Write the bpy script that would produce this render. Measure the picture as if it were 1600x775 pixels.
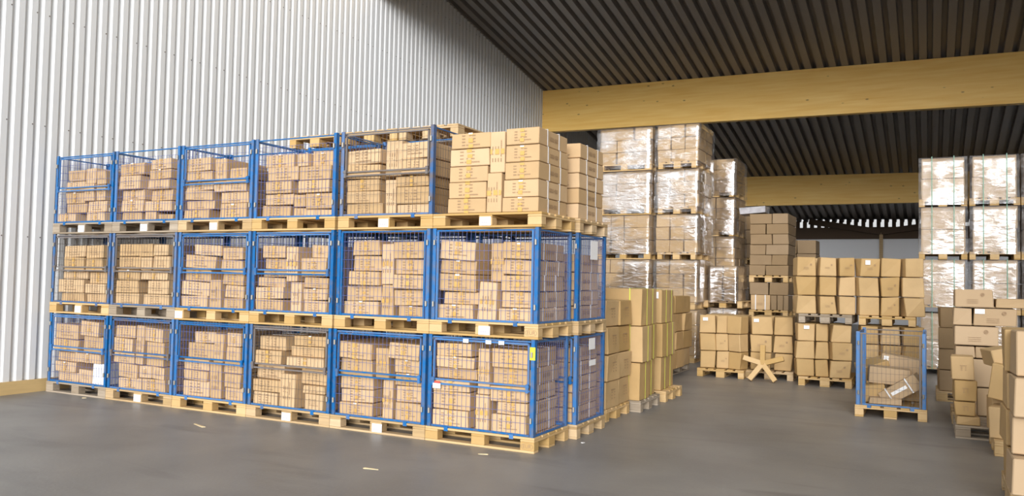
import bpy, bmesh, math, random
from mathutils import Matrix, Vector, Euler
random.seed(7)
for o in list(bpy.data.objects): bpy.data.objects.remove(o)
S = bpy.context.scene
COL = S.collection
R = math.radians

# ------------------------------------------------------------------ camera
cam_d = bpy.data.cameras.new('camera'); cam = bpy.data.objects.new('camera', cam_d); COL.objects.link(cam)
cam_d.sensor_width = 36.0; cam_d.lens = 1261.73 * 36.0 / 1600.0
cam_d.clip_start = 0.05; cam_d.clip_end = 300
YAW, PITCH, ROLL = -0.4772, 0.0406, 0.0195
fw = Vector((math.sin(YAW)*math.cos(PITCH), math.cos(YAW)*math.cos(PITCH), math.sin(PITCH)))
r0 = Vector((math.cos(YAW), -math.sin(YAW), 0)); u0 = r0.cross(fw)
rt = r0*math.cos(ROLL) + u0*math.sin(ROLL); up = -r0*math.sin(ROLL) + u0*math.cos(ROLL)
M = Matrix.Identity(4)
for i in range(3):
    M[i][0], M[i][1], M[i][2] = rt[i], up[i], -fw[i]
M[0][3], M[1][3], M[2][3] = 3.2424, -6.7914, 1.5942
cam.matrix_world = M
S.camera = cam

# ------------------------------------------------------------------ sky and exposure
YOPEN, YROOF = -12.0, 7.0      # the yard in front is open to the sky; the roof starts at YROOF
XL, XR, YB = -7.367, 10.0, 31.2
w = bpy.data.worlds.new('overcast_sky'); S.world = w; w.use_nodes = True
wn, wl_ = w.node_tree.nodes, w.node_tree.links
bg = wn['Background']
sky = wn.new('ShaderNodeTexSky'); sky.sky_type = 'NISHITA'; sky.sun_disc = False       # hazy day, sun veiled behind the camera
sky.sun_elevation = R(15); sky.sun_rotation = R(162); sky.air_density = 1.0; sky.dust_density = 4.0; sky.ozone_density = 1.0
hsv = wn.new('ShaderNodeHueSaturation'); hsv.inputs['Saturation'].default_value = 0.03
wl_.new(sky.outputs[0], hsv.inputs['Color']); wl_.new(hsv.outputs[0], bg.inputs[0])
bg.inputs[1].default_value = 0.22
S.view_settings.view_transform = 'Standard'; S.view_settings.look = 'None'
S.view_settings.gamma = 1.0; S.view_settings.use_curve_mapping = False
S.view_settings.exposure = 0.3

# ------------------------------------------------------------------ materials
def mat(name, col, rough=0.7, var=0.0, nscale=8.0, namt=0.0, ncol=None, metal=0.0, bump=0.0, bscale=60.0, stretch=None, spec=0.5):
    m = bpy.data.materials.new(name); m.use_nodes = True
    n, l = m.node_tree.nodes, m.node_tree.links
    p = n['Principled BSDF']
    p.inputs['Roughness'].default_value = rough; p.inputs['Metallic'].default_value = metal
    p.inputs['Specular IOR Level'].default_value = spec
    rgb = n.new('ShaderNodeRGB'); rgb.outputs[0].default_value = (*col, 1)
    out = rgb.outputs[0]
    tc = n.new('ShaderNodeTexCoord'); vec = tc.outputs['Object']
    if stretch:
        mp = n.new('ShaderNodeMapping'); mp.inputs['Scale'].default_value = stretch
        l.new(vec, mp.inputs['Vector']); vec = mp.outputs[0]
    if var or namt:
        oi = n.new('ShaderNodeObjectInfo')
    if namt:
        nz = n.new('ShaderNodeTexNoise'); nz.noise_dimensions = '4D'
        nz.inputs['Scale'].default_value = nscale; nz.inputs['Detail'].default_value = 5
        l.new(vec, nz.inputs['Vector'])
        mw = n.new('ShaderNodeMath'); mw.operation = 'MULTIPLY'; mw.inputs[1].default_value = 40
        l.new(oi.outputs['Random'], mw.inputs[0]); l.new(mw.outputs[0], nz.inputs['W'])
        rp = n.new('ShaderNodeMapRange'); rp.inputs['From Min'].default_value = 0.42; rp.inputs['From Max'].default_value = 0.72
        rp.inputs['To Max'].default_value = namt
        l.new(nz.outputs['Fac'], rp.inputs['Value'])
        mx = n.new('ShaderNodeMix'); mx.data_type = 'RGBA'
        l.new(rp.outputs[0], mx.inputs['Factor']); l.new(out, mx.inputs['A']); mx.inputs['B'].default_value = (*(ncol or tuple(c*0.6 for c in col)), 1)
        out = mx.outputs['Result']
    if var:
        hs = n.new('ShaderNodeHueSaturation')
        mr = n.new('ShaderNodeMapRange'); mr.inputs['To Min'].default_value = 1-var; mr.inputs['To Max'].default_value = 1+var
        l.new(oi.outputs['Random'], mr.inputs['Value']); l.new(mr.outputs[0], hs.inputs['Value'])
        ms = n.new('ShaderNodeMapRange'); ms.inputs['To Min'].default_value = 1+var*0.7; ms.inputs['To Max'].default_value = 1-var*0.7
        l.new(oi.outputs['Random'], ms.inputs['Value']); l.new(ms.outputs[0], hs.inputs['Saturation'])
        l.new(out, hs.inputs['Color']); out = hs.outputs[0]
    l.new(out, p.inputs['Base Color'])
    if bump:
        b = n.new('ShaderNodeBump'); b.inputs['Strength'].default_value = bump; b.inputs['Distance'].default_value = 0.01
        nb = n.new('ShaderNodeTexNoise'); nb.inputs['Scale'].default_value = bscale; nb.inputs['Detail'].default_value = 3
        l.new(vec, nb.inputs['Vector']); l.new(nb.outputs['Fac'], b.inputs['Height']); l.new(b.outputs[0], p.inputs['Normal'])
    return m

MT = {}
MT['tan'] = mat('tan_cardboard', (0.575, 0.392, 0.212), 0.72, 0.10, 5, 0.35, (0.44, 0.30, 0.16), bump=0.15, bscale=14)
MT['kraft'] = mat('kraft_cardboard', (0.52, 0.342, 0.15), 0.7, 0.10, 4, 0.4, (0.37, 0.245, 0.10), bump=0.3, bscale=9)
MT['brown'] = mat('brown_cardboard', (0.45, 0.30, 0.145), 0.72, 0.10, 5, 0.3, (0.33, 0.21, 0.10), bump=0.2, bscale=12)
MT['pale'] = mat('pale_cardboard', (0.50, 0.355, 0.21), 0.72, 0.06, 5, 0.2, (0.42, 0.29, 0.165), bump=0.1)
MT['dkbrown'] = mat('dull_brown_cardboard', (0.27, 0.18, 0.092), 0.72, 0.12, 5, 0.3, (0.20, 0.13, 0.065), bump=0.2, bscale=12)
MT['paper'] = mat('white_paper', (0.88, 0.88, 0.88), 0.6)
MT['ink'] = mat('brown_print_ink', (0.36, 0.235, 0.13), 0.7)
MT['inkpale'] = mat('grey_label_ink', (0.45, 0.42, 0.48), 0.7)
MT['tape'] = mat('amber_parcel_tape', (0.62, 0.38, 0.11), 0.35, 0, 40, 0.4, (0.55, 0.30, 0.07))
MT['strap'] = mat('white_plastic_strap', (0.82, 0.82, 0.82), 0.35)
MT['ystrap'] = mat('yellow_green_strap', (0.66, 0.68, 0.12), 0.4)
MT['gstrap'] = mat('green_strap', (0.16, 0.38, 0.26), 0.4)
MT['wood'] = mat('new_pallet_wood', (0.57, 0.38, 0.165), 0.75, 0.14, 3, 0.5, (0.55, 0.34, 0.13), bump=0.3, bscale=20, stretch=(1, 8, 8))
MT['woodmid'] = mat('used_pallet_wood', (0.55, 0.39, 0.21), 0.8, 0.16, 3, 0.6, (0.36, 0.25, 0.14), bump=0.3, bscale=20, stretch=(1, 8, 8))
MT['woodold'] = mat('weathered_pallet_wood', (0.37, 0.30, 0.22), 0.85, 0.16, 3, 0.6, (0.24, 0.19, 0.14), bump=0.3, bscale=20, stretch=(1, 8, 8))
MT['blue'] = mat('blue_cage_paint', (0.014, 0.145, 0.40), 0.42, 0.15, 16, 0.7, (0.15, 0.15, 0.17))
MT['bluerust'] = mat('worn_blue_cage_paint', (0.05, 0.15, 0.36), 0.6, 0.12, 9, 0.95, (0.17, 0.13, 0.10))
MT['rust'] = mat('bare_rusty_steel', (0.16, 0.15, 0.15), 0.6, 0.1, 9, 0.8, (0.17, 0.11, 0.07))
MT['wire'] = mat('blue_grey_wire', (0.10, 0.13, 0.34), 0.5, 0.0)
MT['wiregrey'] = mat('rusty_grey_wire', (0.10, 0.085, 0.08), 0.6)
MT['steel'] = mat('dull_steel_fitting', (0.33, 0.31, 0.27), 0.5, metal=0.4)
MT['yellow'] = mat('yellow_sticker', (0.8, 0.72, 0.05), 0.5)
MT['red'] = mat('red_tag', (0.7, 0.08, 0.06), 0.5)
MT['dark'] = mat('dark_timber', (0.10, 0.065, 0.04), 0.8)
MT['splinter'] = mat('pale_splinter', (0.75, 0.60, 0.36), 0.8)

def film_material(name, lo, hi, milk, psc=1.1):
    """thin clear film: mostly see-through, in taut patches a mirror for the bright sky, a little milky"""
    m = bpy.data.materials.new(name); m.use_nodes = True
    n, l = m.node_tree.nodes, m.node_tree.links
    n.remove(n['Principled BSDF'])
    gl = n.new('ShaderNodeBsdfGlossy'); gl.inputs['Color'].default_value = (0.95, 0.95, 0.97, 1); gl.inputs['Roughness'].default_value = 0.13
    df = n.new('ShaderNodeBsdfDiffuse'); df.inputs['Color'].default_value = (0.85, 0.85, 0.87, 1)
    tr = n.new('ShaderNodeBsdfTransparent'); m1 = n.new('ShaderNodeMixShader'); m2 = n.new('ShaderNodeMixShader')
    tc = n.new('ShaderNodeTexCoord'); oi = n.new('ShaderNodeObjectInfo')
    cb = n.new('ShaderNodeCombineXYZ'); l.new(oi.outputs['Random'], cb.inputs[0]); l.new(oi.outputs['Random'], cb.inputs[2])
    sc = n.new('ShaderNodeVectorMath'); sc.operation = 'SCALE'; sc.inputs['Scale'].default_value = 30; l.new(cb.outputs[0], sc.inputs[0])
    ad = n.new('ShaderNodeVectorMath'); ad.operation = 'ADD'; l.new(tc.outputs['Object'], ad.inputs[0]); l.new(sc.outputs[0], ad.inputs[1])
    mp = n.new('ShaderNodeMapping'); mp.inputs['Scale'].default_value = (1.0, 1.0, 3.0); mp.inputs['Rotation'].default_value = (0.1, 0.2, 0); l.new(ad.outputs[0], mp.inputs[0])
    pz = n.new('ShaderNodeTexNoise'); pz.inputs['Scale'].default_value = psc; pz.inputs['Detail'].default_value = 2; l.new(ad.outputs[0], pz.inputs['Vector'])
    nz = n.new('ShaderNodeTexNoise'); nz.inputs['Scale'].default_value = 4.5; nz.inputs['Detail'].default_value = 6; nz.inputs['Distortion'].default_value = 0.8; l.new(mp.outputs[0], nz.inputs['Vector'])
    sm = n.new('ShaderNodeMath'); sm.operation = 'MULTIPLY_ADD'; sm.inputs[1].default_value = 0.5; l.new(nz.outputs['Fac'], sm.inputs[0]); l.new(pz.outputs['Fac'], sm.inputs[2])
    rp = n.new('ShaderNodeMapRange'); rp.inputs['From Min'].default_value = 0.66; rp.inputs['From Max'].default_value = 0.90; rp.inputs['To Min'].default_value = lo; rp.inputs['To Max'].default_value = hi
    l.new(sm.outputs[0], rp.inputs['Value'])
    r2 = n.new('ShaderNodeMapRange'); r2.inputs['From Min'].default_value = 0.4; r2.inputs['From Max'].default_value = 0.7; r2.inputs['To Min'].default_value = milk*0.3; r2.inputs['To Max'].default_value = milk
    l.new(nz.outputs['Fac'], r2.inputs['Value'])
    b = n.new('ShaderNodeBump'); b.inputs['Strength'].default_value = 0.5; b.inputs['Distance'].default_value = 0.02
    n2 = n.new('ShaderNodeTexNoise'); n2.inputs['Scale'].default_value = 6; n2.inputs['Detail'].default_value = 4; n2.inputs['Distortion'].default_value = 0.5
    l.new(mp.outputs[0], n2.inputs['Vector']); l.new(n2.outputs['Fac'], b.inputs['Height']); l.new(b.outputs[0], gl.inputs['Normal'])
    l.new(r2.outputs[0], m1.inputs[0]); l.new(tr.outputs[0], m1.inputs[1]); l.new(df.outputs[0], m1.inputs[2])
    l.new(rp.outputs[0], m2.inputs[0]); l.new(m1.outputs[0], m2.inputs[1]); l.new(gl.outputs[0], m2.inputs[2]); l.new(m2.outputs[0], n['Material Output'].inputs[0])
    return m
MT['film'] = film_material('clear_stretch_film', 0.04, 0.52, 0.10)
MT['filmwhite'] = film_material('milky_stretch_film', 0.03, 0.22, 0.22, 2.4)
MT['silver'] = mat('silvery_wrap', (0.40, 0.39, 0.41), 0.25, 0, 9, 0.8, (0.2, 0.19, 0.2), bump=0.6, bscale=25)

# concrete floor: worn, slightly glossy, stained
def floor_material():
    m = bpy.data.materials.new('worn_concrete'); m.use_nodes = True
    n, l = m.node_tree.nodes, m.node_tree.links; p = n['Principled BSDF']
    tc = n.new('ShaderNodeTexCoord')
    def noise(s, d=6, dist=0.0, stretch=None):
        v = tc.outputs['Object']
        if stretch:
            mp = n.new('ShaderNodeMapping'); mp.inputs['Scale'].default_value = stretch; mp.inputs['Rotation'].default_value = (0, 0, 0.35); l.new(v, mp.inputs[0]); v = mp.outputs[0]
        z = n.new('ShaderNodeTexNoise'); z.inputs['Scale'].default_value = s; z.inputs['Detail'].default_value = d; z.inputs['Distortion'].default_value = dist
        l.new(v, z.inputs['Vector']); return z.outputs['Fac']
    def mixc(f, a, b, lo, hi):
        r = n.new('ShaderNodeMapRange'); r.inputs['From Min'].default_value = lo; r.inputs['From Max'].default_value = hi; l.new(f, r.inputs['Value'])
        x = n.new('ShaderNodeMix'); x.data_type = 'RGBA'; l.new(r.outputs[0], x.inputs['Factor'])
        if isinstance(a, tuple): x.inputs['A'].default_value = (*a, 1)
        else: l.new(a, x.inputs['A'])
        x.inputs['B'].default_value = (*b, 1); return x.outputs['Result']
    c = mixc(noise(0.7), (0.205, 0.195, 0.183), (0.28, 0.266, 0.25), 0.35, 0.68)
    c = mixc(noise(1.6, 7, 0.5, (0.35, 1.6, 1)), c, (0.165, 0.155, 0.146), 0.55, 0.8)
    c = mixc(noise(45, 3), c, (0.29, 0.277, 0.26), 0.58, 0.9)
    l.new(c, p.inputs['Base Color'])
    r = n.new('ShaderNodeMapRange'); r.inputs['To Min'].default_value = 0.34; r.inputs['To Max'].default_value = 0.58; l.new(noise(1.1), r.inputs['Value']); l.new(r.outputs[0], p.inputs['Roughness'])
    b = n.new('ShaderNodeBump'); b.inputs['Strength'].default_value = 0.12; b.inputs['Distance'].default_value = 0.01; l.new(noise(30, 3), b.inputs['Height']); l.new(b.outputs[0], p.inputs['Normal'])
    return m
MT['floor'] = floor_material()
MT['paleyard'] = mat('pale_yard_bounce', (0.60, 0.585, 0.56), 0.9)  # unseen yard ground, made pale to bounce sky light onto the beams
MT['wallsheet'] = mat('white_sheet_steel', (0.74, 0.755, 0.765), 0.38, 0, 0.6, 0.12, (0.66, 0.67, 0.68))
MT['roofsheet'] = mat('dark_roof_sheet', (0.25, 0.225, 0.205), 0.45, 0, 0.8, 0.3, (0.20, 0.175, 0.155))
MT['plain'] = mat('grey_sheet_wall', (0.6, 0.6, 0.6), 0.6)
MT['backwall'] = mat('pale_back_wall', (0.86, 0.88, 0.92), 0.6)
MT['plinth'] = mat('plinth_board', (0.62, 0.44, 0.20), 0.7, 0, 3, 0.4, (0.48, 0.33, 0.15), stretch=(8, 1, 8))

def glulam():
    m = bpy.data.materials.new('glued_timber'); m.use_nodes = True
    n, l = m.node_tree.nodes, m.node_tree.links; p = n['Principled BSDF']; p.inputs['Roughness'].default_value = 0.55
    tc = n.new('ShaderNodeTexCoord')
    mp = n.new('ShaderNodeMapping'); mp.inputs['Scale'].default_value = (0.35, 3, 5.5); l.new(tc.outputs['Object'], mp.inputs[0])
    nz = n.new('ShaderNodeTexNoise'); nz.inputs['Scale'].default_value = 2.2; nz.inputs['Detail'].default_value = 6; l.new(mp.outputs[0], nz.inputs['Vector'])
    cr = n.new('ShaderNodeValToRGB'); e = cr.color_ramp.elements
    e[0].position = 0.3; e[0].color = (0.87, 0.51, 0.11, 1); e[1].position = 0.72; e[1].color = (0.97, 0.655, 0.205, 1)
    l.new(nz.outputs['Fac'], cr.inputs[0])
    m2 = n.new('ShaderNodeMapping'); m2.inputs['Scale'].default_value = (2.2, 3, 4.5); l.new(tc.outputs['Object'], m2.inputs[0])
    vo = n.new('ShaderNodeTexVoronoi'); vo.inputs['Scale'].default_value = 1.0; l.new(m2.outputs[0], vo.inputs['Vector'])
    r = n.new('ShaderNodeMapRange'); r.inputs['From Min'].default_value = 0.05; r.inputs['From Max'].default_value = 0.11; r.inputs['To Min'].default_value = 0.75; r.inputs['To Max'].default_value = 0
    l.new(vo.outputs['Distance'], r.inputs['Value'])
    x = n.new('ShaderNodeMix'); x.data_type = 'RGBA'; l.new(r.outputs[0], x.inputs['Factor']); l.new(cr.outputs[0], x.inputs['A']); x.inputs['B'].default_value = (0.25, 0.12, 0.03, 1)
    l.new(x.outputs['Result'], p.inputs['Base Color'])
    return m
MT['glulam'] = glulam()

# ------------------------------------------------------------------ mesh helpers
def mesh_from(name, v, f, m, smooth=False):
    me = bpy.data.meshes.new(name); me.from_pydata(v, [], f); me.materials.append(MT[m]); me.update()
    if smooth:
        for p in me.polygons: p.use_smooth = True
    return me

class MB:
    def __init__(s): s.v = []; s.f = []
    def box(s, x0, x1, y0, y1, z0, z1):
        b = len(s.v)
        s.v += [(x0,y0,z0),(x1,y0,z0),(x1,y1,z0),(x0,y1,z0),(x0,y0,z1),(x1,y0,z1),(x1,y1,z1),(x0,y1,z1)]
        s.f += [tuple(b+i for i in q) for q in ((0,3,2,1),(4,5,6,7),(0,1,5,4),(1,2,6,5),(2,3,7,6),(3,0,4,7))]
        return s
    def bar(s, a, b, r):        # square-section bar between two points
        a, b = Vector(a), Vector(b); d = (b-a).normalized()
        t = Vector((0,0,1)) if abs(d.z) < 0.9 else Vector((1,0,0))
        x = d.cross(t).normalized()*r; y = d.cross(x).normalized()*r; k = len(s.v)
        for c in (a, b): s.v += [tuple(c+x+y), tuple(c-x+y), tuple(c-x-y), tuple(c+x-y)]
        s.f += [(k,k+1,k+5,k+4),(k+1,k+2,k+6,k+5),(k+2,k+3,k+7,k+6),(k+3,k,k+4,k+7),(k+3,k+2,k+1,k),(k+4,k+5,k+6,k+7)]
        return s
    def tube(s, a, b, r, n=6):
        a, b = Vector(a), Vector(b); d = (b-a).normalized()
        t = Vector((0,0,1)) if abs(d.z) < 0.9 else Vector((1,0,0))
        x = d.cross(t).normalized(); y = d.cross(x).normalized(); k = len(s.v)
        for c in (a, b):
            for i in range(n):
                an = 2*math.pi*i/n; s.v.append(tuple(c + x*r*math.cos(an) + y*r*math.sin(an)))
        for i in range(n):
            j = (i+1) % n; s.f.append((k+i, k+j, k+n+j, k+n+i))
        s.f += [tuple(range(k+n-1, k-1, -1)), tuple(range(k+n, k+2*n))]
        return s
    def quad(s, *p):
        k = len(s.v); s.v += list(p); s.f.append(tuple(range(k, k+len(p)))); return s
    def mesh(s, name, m, smooth=False): return mesh_from(name, s.v, s.f, m, smooth)

def chamfer(name, wx, dy, hz, b, m, jit=0.0, seed=None):
    """box with chamfered edges, base centre at the origin, corners nudged like worn cardboard"""
    rr = random.Random(seed)
    v = []; idx = {}
    for sx in (-1, 1):
        for sy in (-1, 1):
            for sz in (0, 1):
                j = Vector((rr.uniform(-jit, jit), rr.uniform(-jit, jit), rr.uniform(-jit, 0)*(1 if sz else 0)))
                X, Y, Z = sx*wx/2, sy*dy/2, sz*hz; zi = b if sz == 0 else -b
                k = len(v); idx[(sx,sy,sz)] = k
                v += [Vector((X-sx*b, Y-sy*b, Z))+j, Vector((X, Y-sy*b, Z+zi))+j, Vector((X-sx*b, Y, Z+zi))+j]
    g = lambda sx, sy, sz, a: idx[(sx,sy,sz)]+a
    f = [(g(-1,-1,0,0),g(-1,1,0,0),g(1,1,0,0),g(1,-1,0,0)), (g(-1,-1,1,0),g(1,-1,1,0),g(1,1,1,0),g(-1,1,1,0)),
         (g(1,-1,0,1),g(1,1,0,1),g(1,1,1,1),g(1,-1,1,1)), (g(-1,-1,0,1),g(-1,-1,1,1),g(-1,1,1,1),g(-1,1,0,1)),
         (g(-1,-1,0,2),g(1,-1,0,2),g(1,-1,1,2),g(-1,-1,1,2)), (g(-1,1,0,2),g(-1,1,1,2),g(1,1,1,2),g(1,1,0,2))]
    for sx in (-1, 1):
        for sz in (0, 1): f.append((g(sx,-1,sz,0),g(sx,1,sz,0),g(sx,1,sz,1),g(sx,-1,sz,1)))
    for sy in (-1, 1):
        for sz in (0, 1): f.append((g(-1,sy,sz,0),g(1,sy,sz,0),g(1,sy,sz,2),g(-1,sy,sz,2)))
    for sx in (-1, 1):
        for sy in (-1, 1):
            f.append((g(sx,sy,0,1),g(sx,sy,1,1),g(sx,sy,1,2),g(sx,sy,0,2)))
            for sz in (0, 1): f.append((g(sx,sy,sz,0),g(sx,sy,sz,1),g(sx,sy,sz,2)))
    me = mesh_from(name, [tuple(p) for p in v], f, m)
    bm = bmesh.new(); bm.from_mesh(me); bmesh.ops.recalc_face_normals(bm, faces=bm.faces); bm.to_mesh(me); bm.free()
    return me

CACHE = {}
def cached(key, fn):
    if key not in CACHE: CACHE[key] = fn()
    return CACHE[key]

def add(name, data, parent=None, loc=(0,0,0), rot=(0,0,0), label=None, cat=None, group=None, kind=None, scale=None):
    o = bpy.data.objects.new(name, data); COL.objects.link(o)
    o.location = loc; o.rotation_euler = rot
    if scale: o.scale = scale
    if parent: o.parent = parent
    if label: o['label'] = label
    if cat: o['category'] = cat
    if group: o['group'] = group
    if kind: o['kind'] = kind
    return o
def struct(name, me, loc=(0,0,0)): return add(name, me, loc=loc, kind='structure')

# ------------------------------------------------------------------ the hall
def roofz(x, y): return 7.467 - 0.0157*(x-XL) - 0.179*(y-15.527)
struct('floor', MB().box(XL-0.2, XR+0.2, YOPEN, YB+0.6, -0.2, 0).mesh('floor', 'floor'))
struct('ground', MB().box(-60, 60, -70, YOPEN, -0.22, -0.02).mesh('ground', 'paleyard'))

def left_wall():
    # wide crowns with narrow valleys, ribs upright
    prof = [(0.0, 0.0), (0.082, 0.0), (0.100, -0.034), (0.128, -0.034)]; P = 0.169
    v = []; f = []; y = YOPEN; n = 0; pts = []
    while y < YB:
        for (a, dx) in prof: pts.append((XL+0.034+dx, y+a))
        y += P
    for (x, yy) in pts: v += [(x, yy, 0.0), (x, yy, min(roofz(XL, yy), 9.1)+0.02)]
    for i in range(len(pts)-1): f.append((2*i, 2*i+1, 2*i+3, 2*i+2))
    k = len(v)
    y0, y1 = pts[0][1], pts[-1][1]
    v += [(XL-0.16, y0, 0), (XL-0.16, y0, min(roofz(XL, y0), 9.1)+0.02), (XL-0.16, y1, 0), (XL-0.16, y1, roofz(XL, y1)+0.02)]
    f += [(k, k+2, k+3, k+1), (0, k, k+1, 1), (2*len(pts)-2, 2*len(pts)-1, k+3, k+2)]
    return mesh_from('wall_left', v, f, 'wallsheet')
wl = struct('wall_left', left_wall())
def screws():
    b = MB(); P = 0.169
    for zrow in (2.05, 3.55, 5.05, 6.55, 8.05, 9.5):
        y = YOPEN+0.07; i = 0
        while y < 14:
            if i % 3 != 2 and zrow < roofz(XL, y)-0.1: b.tube((XL+0.034, y, zrow), (XL+0.039, y, zrow), 0.009, 6)
            y += P; i += 1
    return b.mesh('screw_rows', 'rust')
sc_ = add('screw_rows', screws(), wl, kind='stuff')
struct('baseboard_left', MB().box(XL+0.02, XL+0.075, YOPEN, YB, 0, 0.165).mesh('baseboard_left', 'plinth'))
struct('wall_right', MB().box(XR, XR+0.2, YOPEN, 25.5, 0, 9.1).box(XR, XR+0.2, 25.5, YB, 4.3, 9.1).mesh('wall_right', 'plain'))  # unseen gap at the far end added to let daylight onto the back wall
struct('wall_back', MB().box(XL, XR, YB, YB+0.2, 0, 3.72).mesh('wall_back', 'backwall'))

def roof():
    prof = [(0, 0), (0.165, 0), (0.188, 0.13), (0.277, 0.13)]; P = 0.30
    pts = []; x = XL-0.1
    while x < XR+0.2:
        for a, dz in prof: pts.append((x+a, dz))
        x += P
    v = []; f = []; y0, y1 = YROOF-0.1, YB+0.45
    for (x, dz) in pts: v += [(x, y0, roofz(x, y0)+dz), (x, y1, roofz(x, y1)+dz)]
    for i in range(len(pts)-1): f.append((2*i, 2*i+1, 2*i+3, 2*i+2))
    n = len(pts)
    # solid outer skin just above the trapezoid sheet
    k = len(v); xa, xb = pts[0][0], pts[-1][0]
    v += [(xa, y0, roofz(xa, y0)+0.16), (xa, y1-0.6, roofz(xa, y1-0.6)+0.16), (xb, y0, roofz(xb, y0)+0.16), (xb, y1-0.6, roofz(xb, y1-0.6)+0.16)]
    f.append((k, k+2, k+3, k+1))
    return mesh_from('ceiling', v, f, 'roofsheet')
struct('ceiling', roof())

def beam(y, th, ztop, zbot, m, label, name='roof_beam', x0=XL+0.03, x1=XR):
    xm = (x0+x1)/2
    v = []
    for x in (x0, x1):
        for yy in (y, y+th): v += [(x-xm, yy-y, zbot(x)), (x-xm, yy-y, ztop(x))]
    f = [(0,1,3,2),(4,6,7,5),(0,4,5,1),(2,3,7,6),(1,5,7,3),(0,2,6,4)]
    me = mesh_from(name, v, f, m)
    bm = bmesh.new(); bm.from_mesh(me); bmesh.ops.recalc_face_normals(bm, faces=bm.faces); bm.to_mesh(me); bm.free()
    return add(name, me, loc=(xm, y, 0), label=label, cat='beam', group='roof beams')
beam(15.53, 0.22, lambda x: roofz(x, 15.53)-0.005, lambda x: 6.183-0.012*(x-XL), 'glulam', 'wide yellow glued timber roof beam meeting the white wall')
beam(7.0, 0.22, lambda x: roofz(x, 7.0)-0.005, lambda x: 7.74-0.012*(x-XL), 'glulam', 'first yellow timber roof beam along the open front edge, out of view overhead')
beam(24.7, 0.22, lambda x: roofz(x, 24.7)-0.005, lambda x: 4.62-0.003*x, 'glulam', 'second yellow timber roof beam farther back, above the brown cartons')
ZE = roofz(1.3, YB)-0.30
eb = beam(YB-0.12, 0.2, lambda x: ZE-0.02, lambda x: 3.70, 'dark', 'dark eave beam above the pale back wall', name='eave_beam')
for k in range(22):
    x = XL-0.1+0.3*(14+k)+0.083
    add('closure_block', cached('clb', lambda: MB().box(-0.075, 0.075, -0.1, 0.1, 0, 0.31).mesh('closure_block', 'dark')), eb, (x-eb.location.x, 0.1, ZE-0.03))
# post with two rising braces in front of the back wall
pr = add('brace_post', None, loc=(1.43, YB-0.3, 0), label='slim brown post with two rising braces at the pale back wall', cat='post')
add('post', MB().box(-0.07, 0.07, -0.07, 0.07, 0, 3.95).mesh('post', 'woodmid'), pr)
for s in (-1, 1):
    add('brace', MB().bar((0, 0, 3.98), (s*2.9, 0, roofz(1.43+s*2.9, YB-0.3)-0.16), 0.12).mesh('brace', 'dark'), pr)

# ------------------------------------------------------------------ cartons
def print_mesh(kind):
    b = MB(); rr = random.Random(kind)
    q = lambda x0, x1, z0, z1: b.quad((x0,0,z0),(x1,0,z0),(x1,0,z1),(x0,0,z1))
    if kind < 4:      # four short rows, the last one long
        for i in range(4):
            z = 0.055 - i*0.034
            x = -0.105
            for wd in (0.013, 0.011, 0.009): q(x, x+wd, z-0.006, z+0.006); x += wd+0.003
            if i < 3:
                x = -0.022+rr.uniform(-.01,.01)
                q(x, x+0.012, z-0.005, z+0.006)
                x = 0.02
                for wd in (0.011, 0.013, 0.010): q(x, x+wd, z-0.006, z+0.006); x += wd+0.003
            else:
                x = -0.05
                while x < 0.12:
                    wd = rr.uniform(0.008, 0.018); q(x, min(x+wd, 0.125), z-0.006, z+0.006); x += wd+0.004
    elif kind == 4:   # one short block of lettering on the long side
        x = -0.10
        for i in range(8):
            wd = 0.019
            if i != 4: q(x, x+0.005, -0.018, 0.018); q(x+0.005, x+wd-0.005, 0.010, 0.018); q(x+0.005, x+wd-0.005, -0.018, -0.010); q(x+wd-0.005, x+wd, -0.018, 0.018 if i % 2 else 0.004)
            else: q(x, x+wd, -0.003, 0.003)
            x += wd+0.005
    elif kind == 5:   # kraft carton: one heading and two columns of short rows
        x = -0.07
        for i in range(5):
            q(x, x+0.022, 0.05, 0.062); x += 0.027
        for i in range(3):
            for c in (-0.05, 0.03):
                z = 0.025-i*0.034; q(c, c+0.016, z-0.006, z+0.006); q(c+0.02, c+0.03, z-0.006, z+0.006)
    elif kind == 6:   # round mark with faint rows
        n = 10
        for i in range(n):
            a0, a1 = 2*math.pi*i/n, 2*math.pi*(i+1)/n
            b.quad((0.10+0.014*math.cos(a0),0,0.05+0.014*math.sin(a0)),(0.10+0.024*math.cos(a0),0,0.05+0.024*math.sin(a0)),(0.10+0.024*math.cos(a1),0,0.05+0.024*math.sin(a1)),(0.10+0.014*math.cos(a1),0,0.05+0.014*math.sin(a1)))
        q(0.094, 0.106, 0.044, 0.056)
        for i in range(3): q(-0.08, 0.05, -0.02-i*0.022, -0.015-i*0.022)
    return b.mesh('print', 'ink')
def tape_mesh(k):
    b = MB(); rr = random.Random(50+k); z = 0.088
    while z > -0.088:
        h = rr.uniform(0.02, 0.055); z1 = max(z-h, -0.09); dx = rr.uniform(-.006,.006)
        b.quad((-0.028+dx,0,z1),(0.028+dx,0,z1+rr.uniform(-.006,.006)),(0.028+dx,0,z),(-0.028+dx,0,z)); z = z1-rr.uniform(0.008, 0.05)
    return b.mesh('tape', 'tape')
def glare_mesh(): return MB().quad((-0.024,0,0.074),(0.022,0,0.074),(0.026,0,0.09),(-0.026,0,0.09)).mesh('tape_glare', 'paper')  # white quad painting the glare at the top of the tape
def label_mesh(w_, h_):
    b = MB().quad((-w_/2,0,-h_/2),(w_/2,0,-h_/2),(w_/2,0,h_/2),(-w_/2,0,h_/2)); return b.mesh('paper_label', 'paper')
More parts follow.
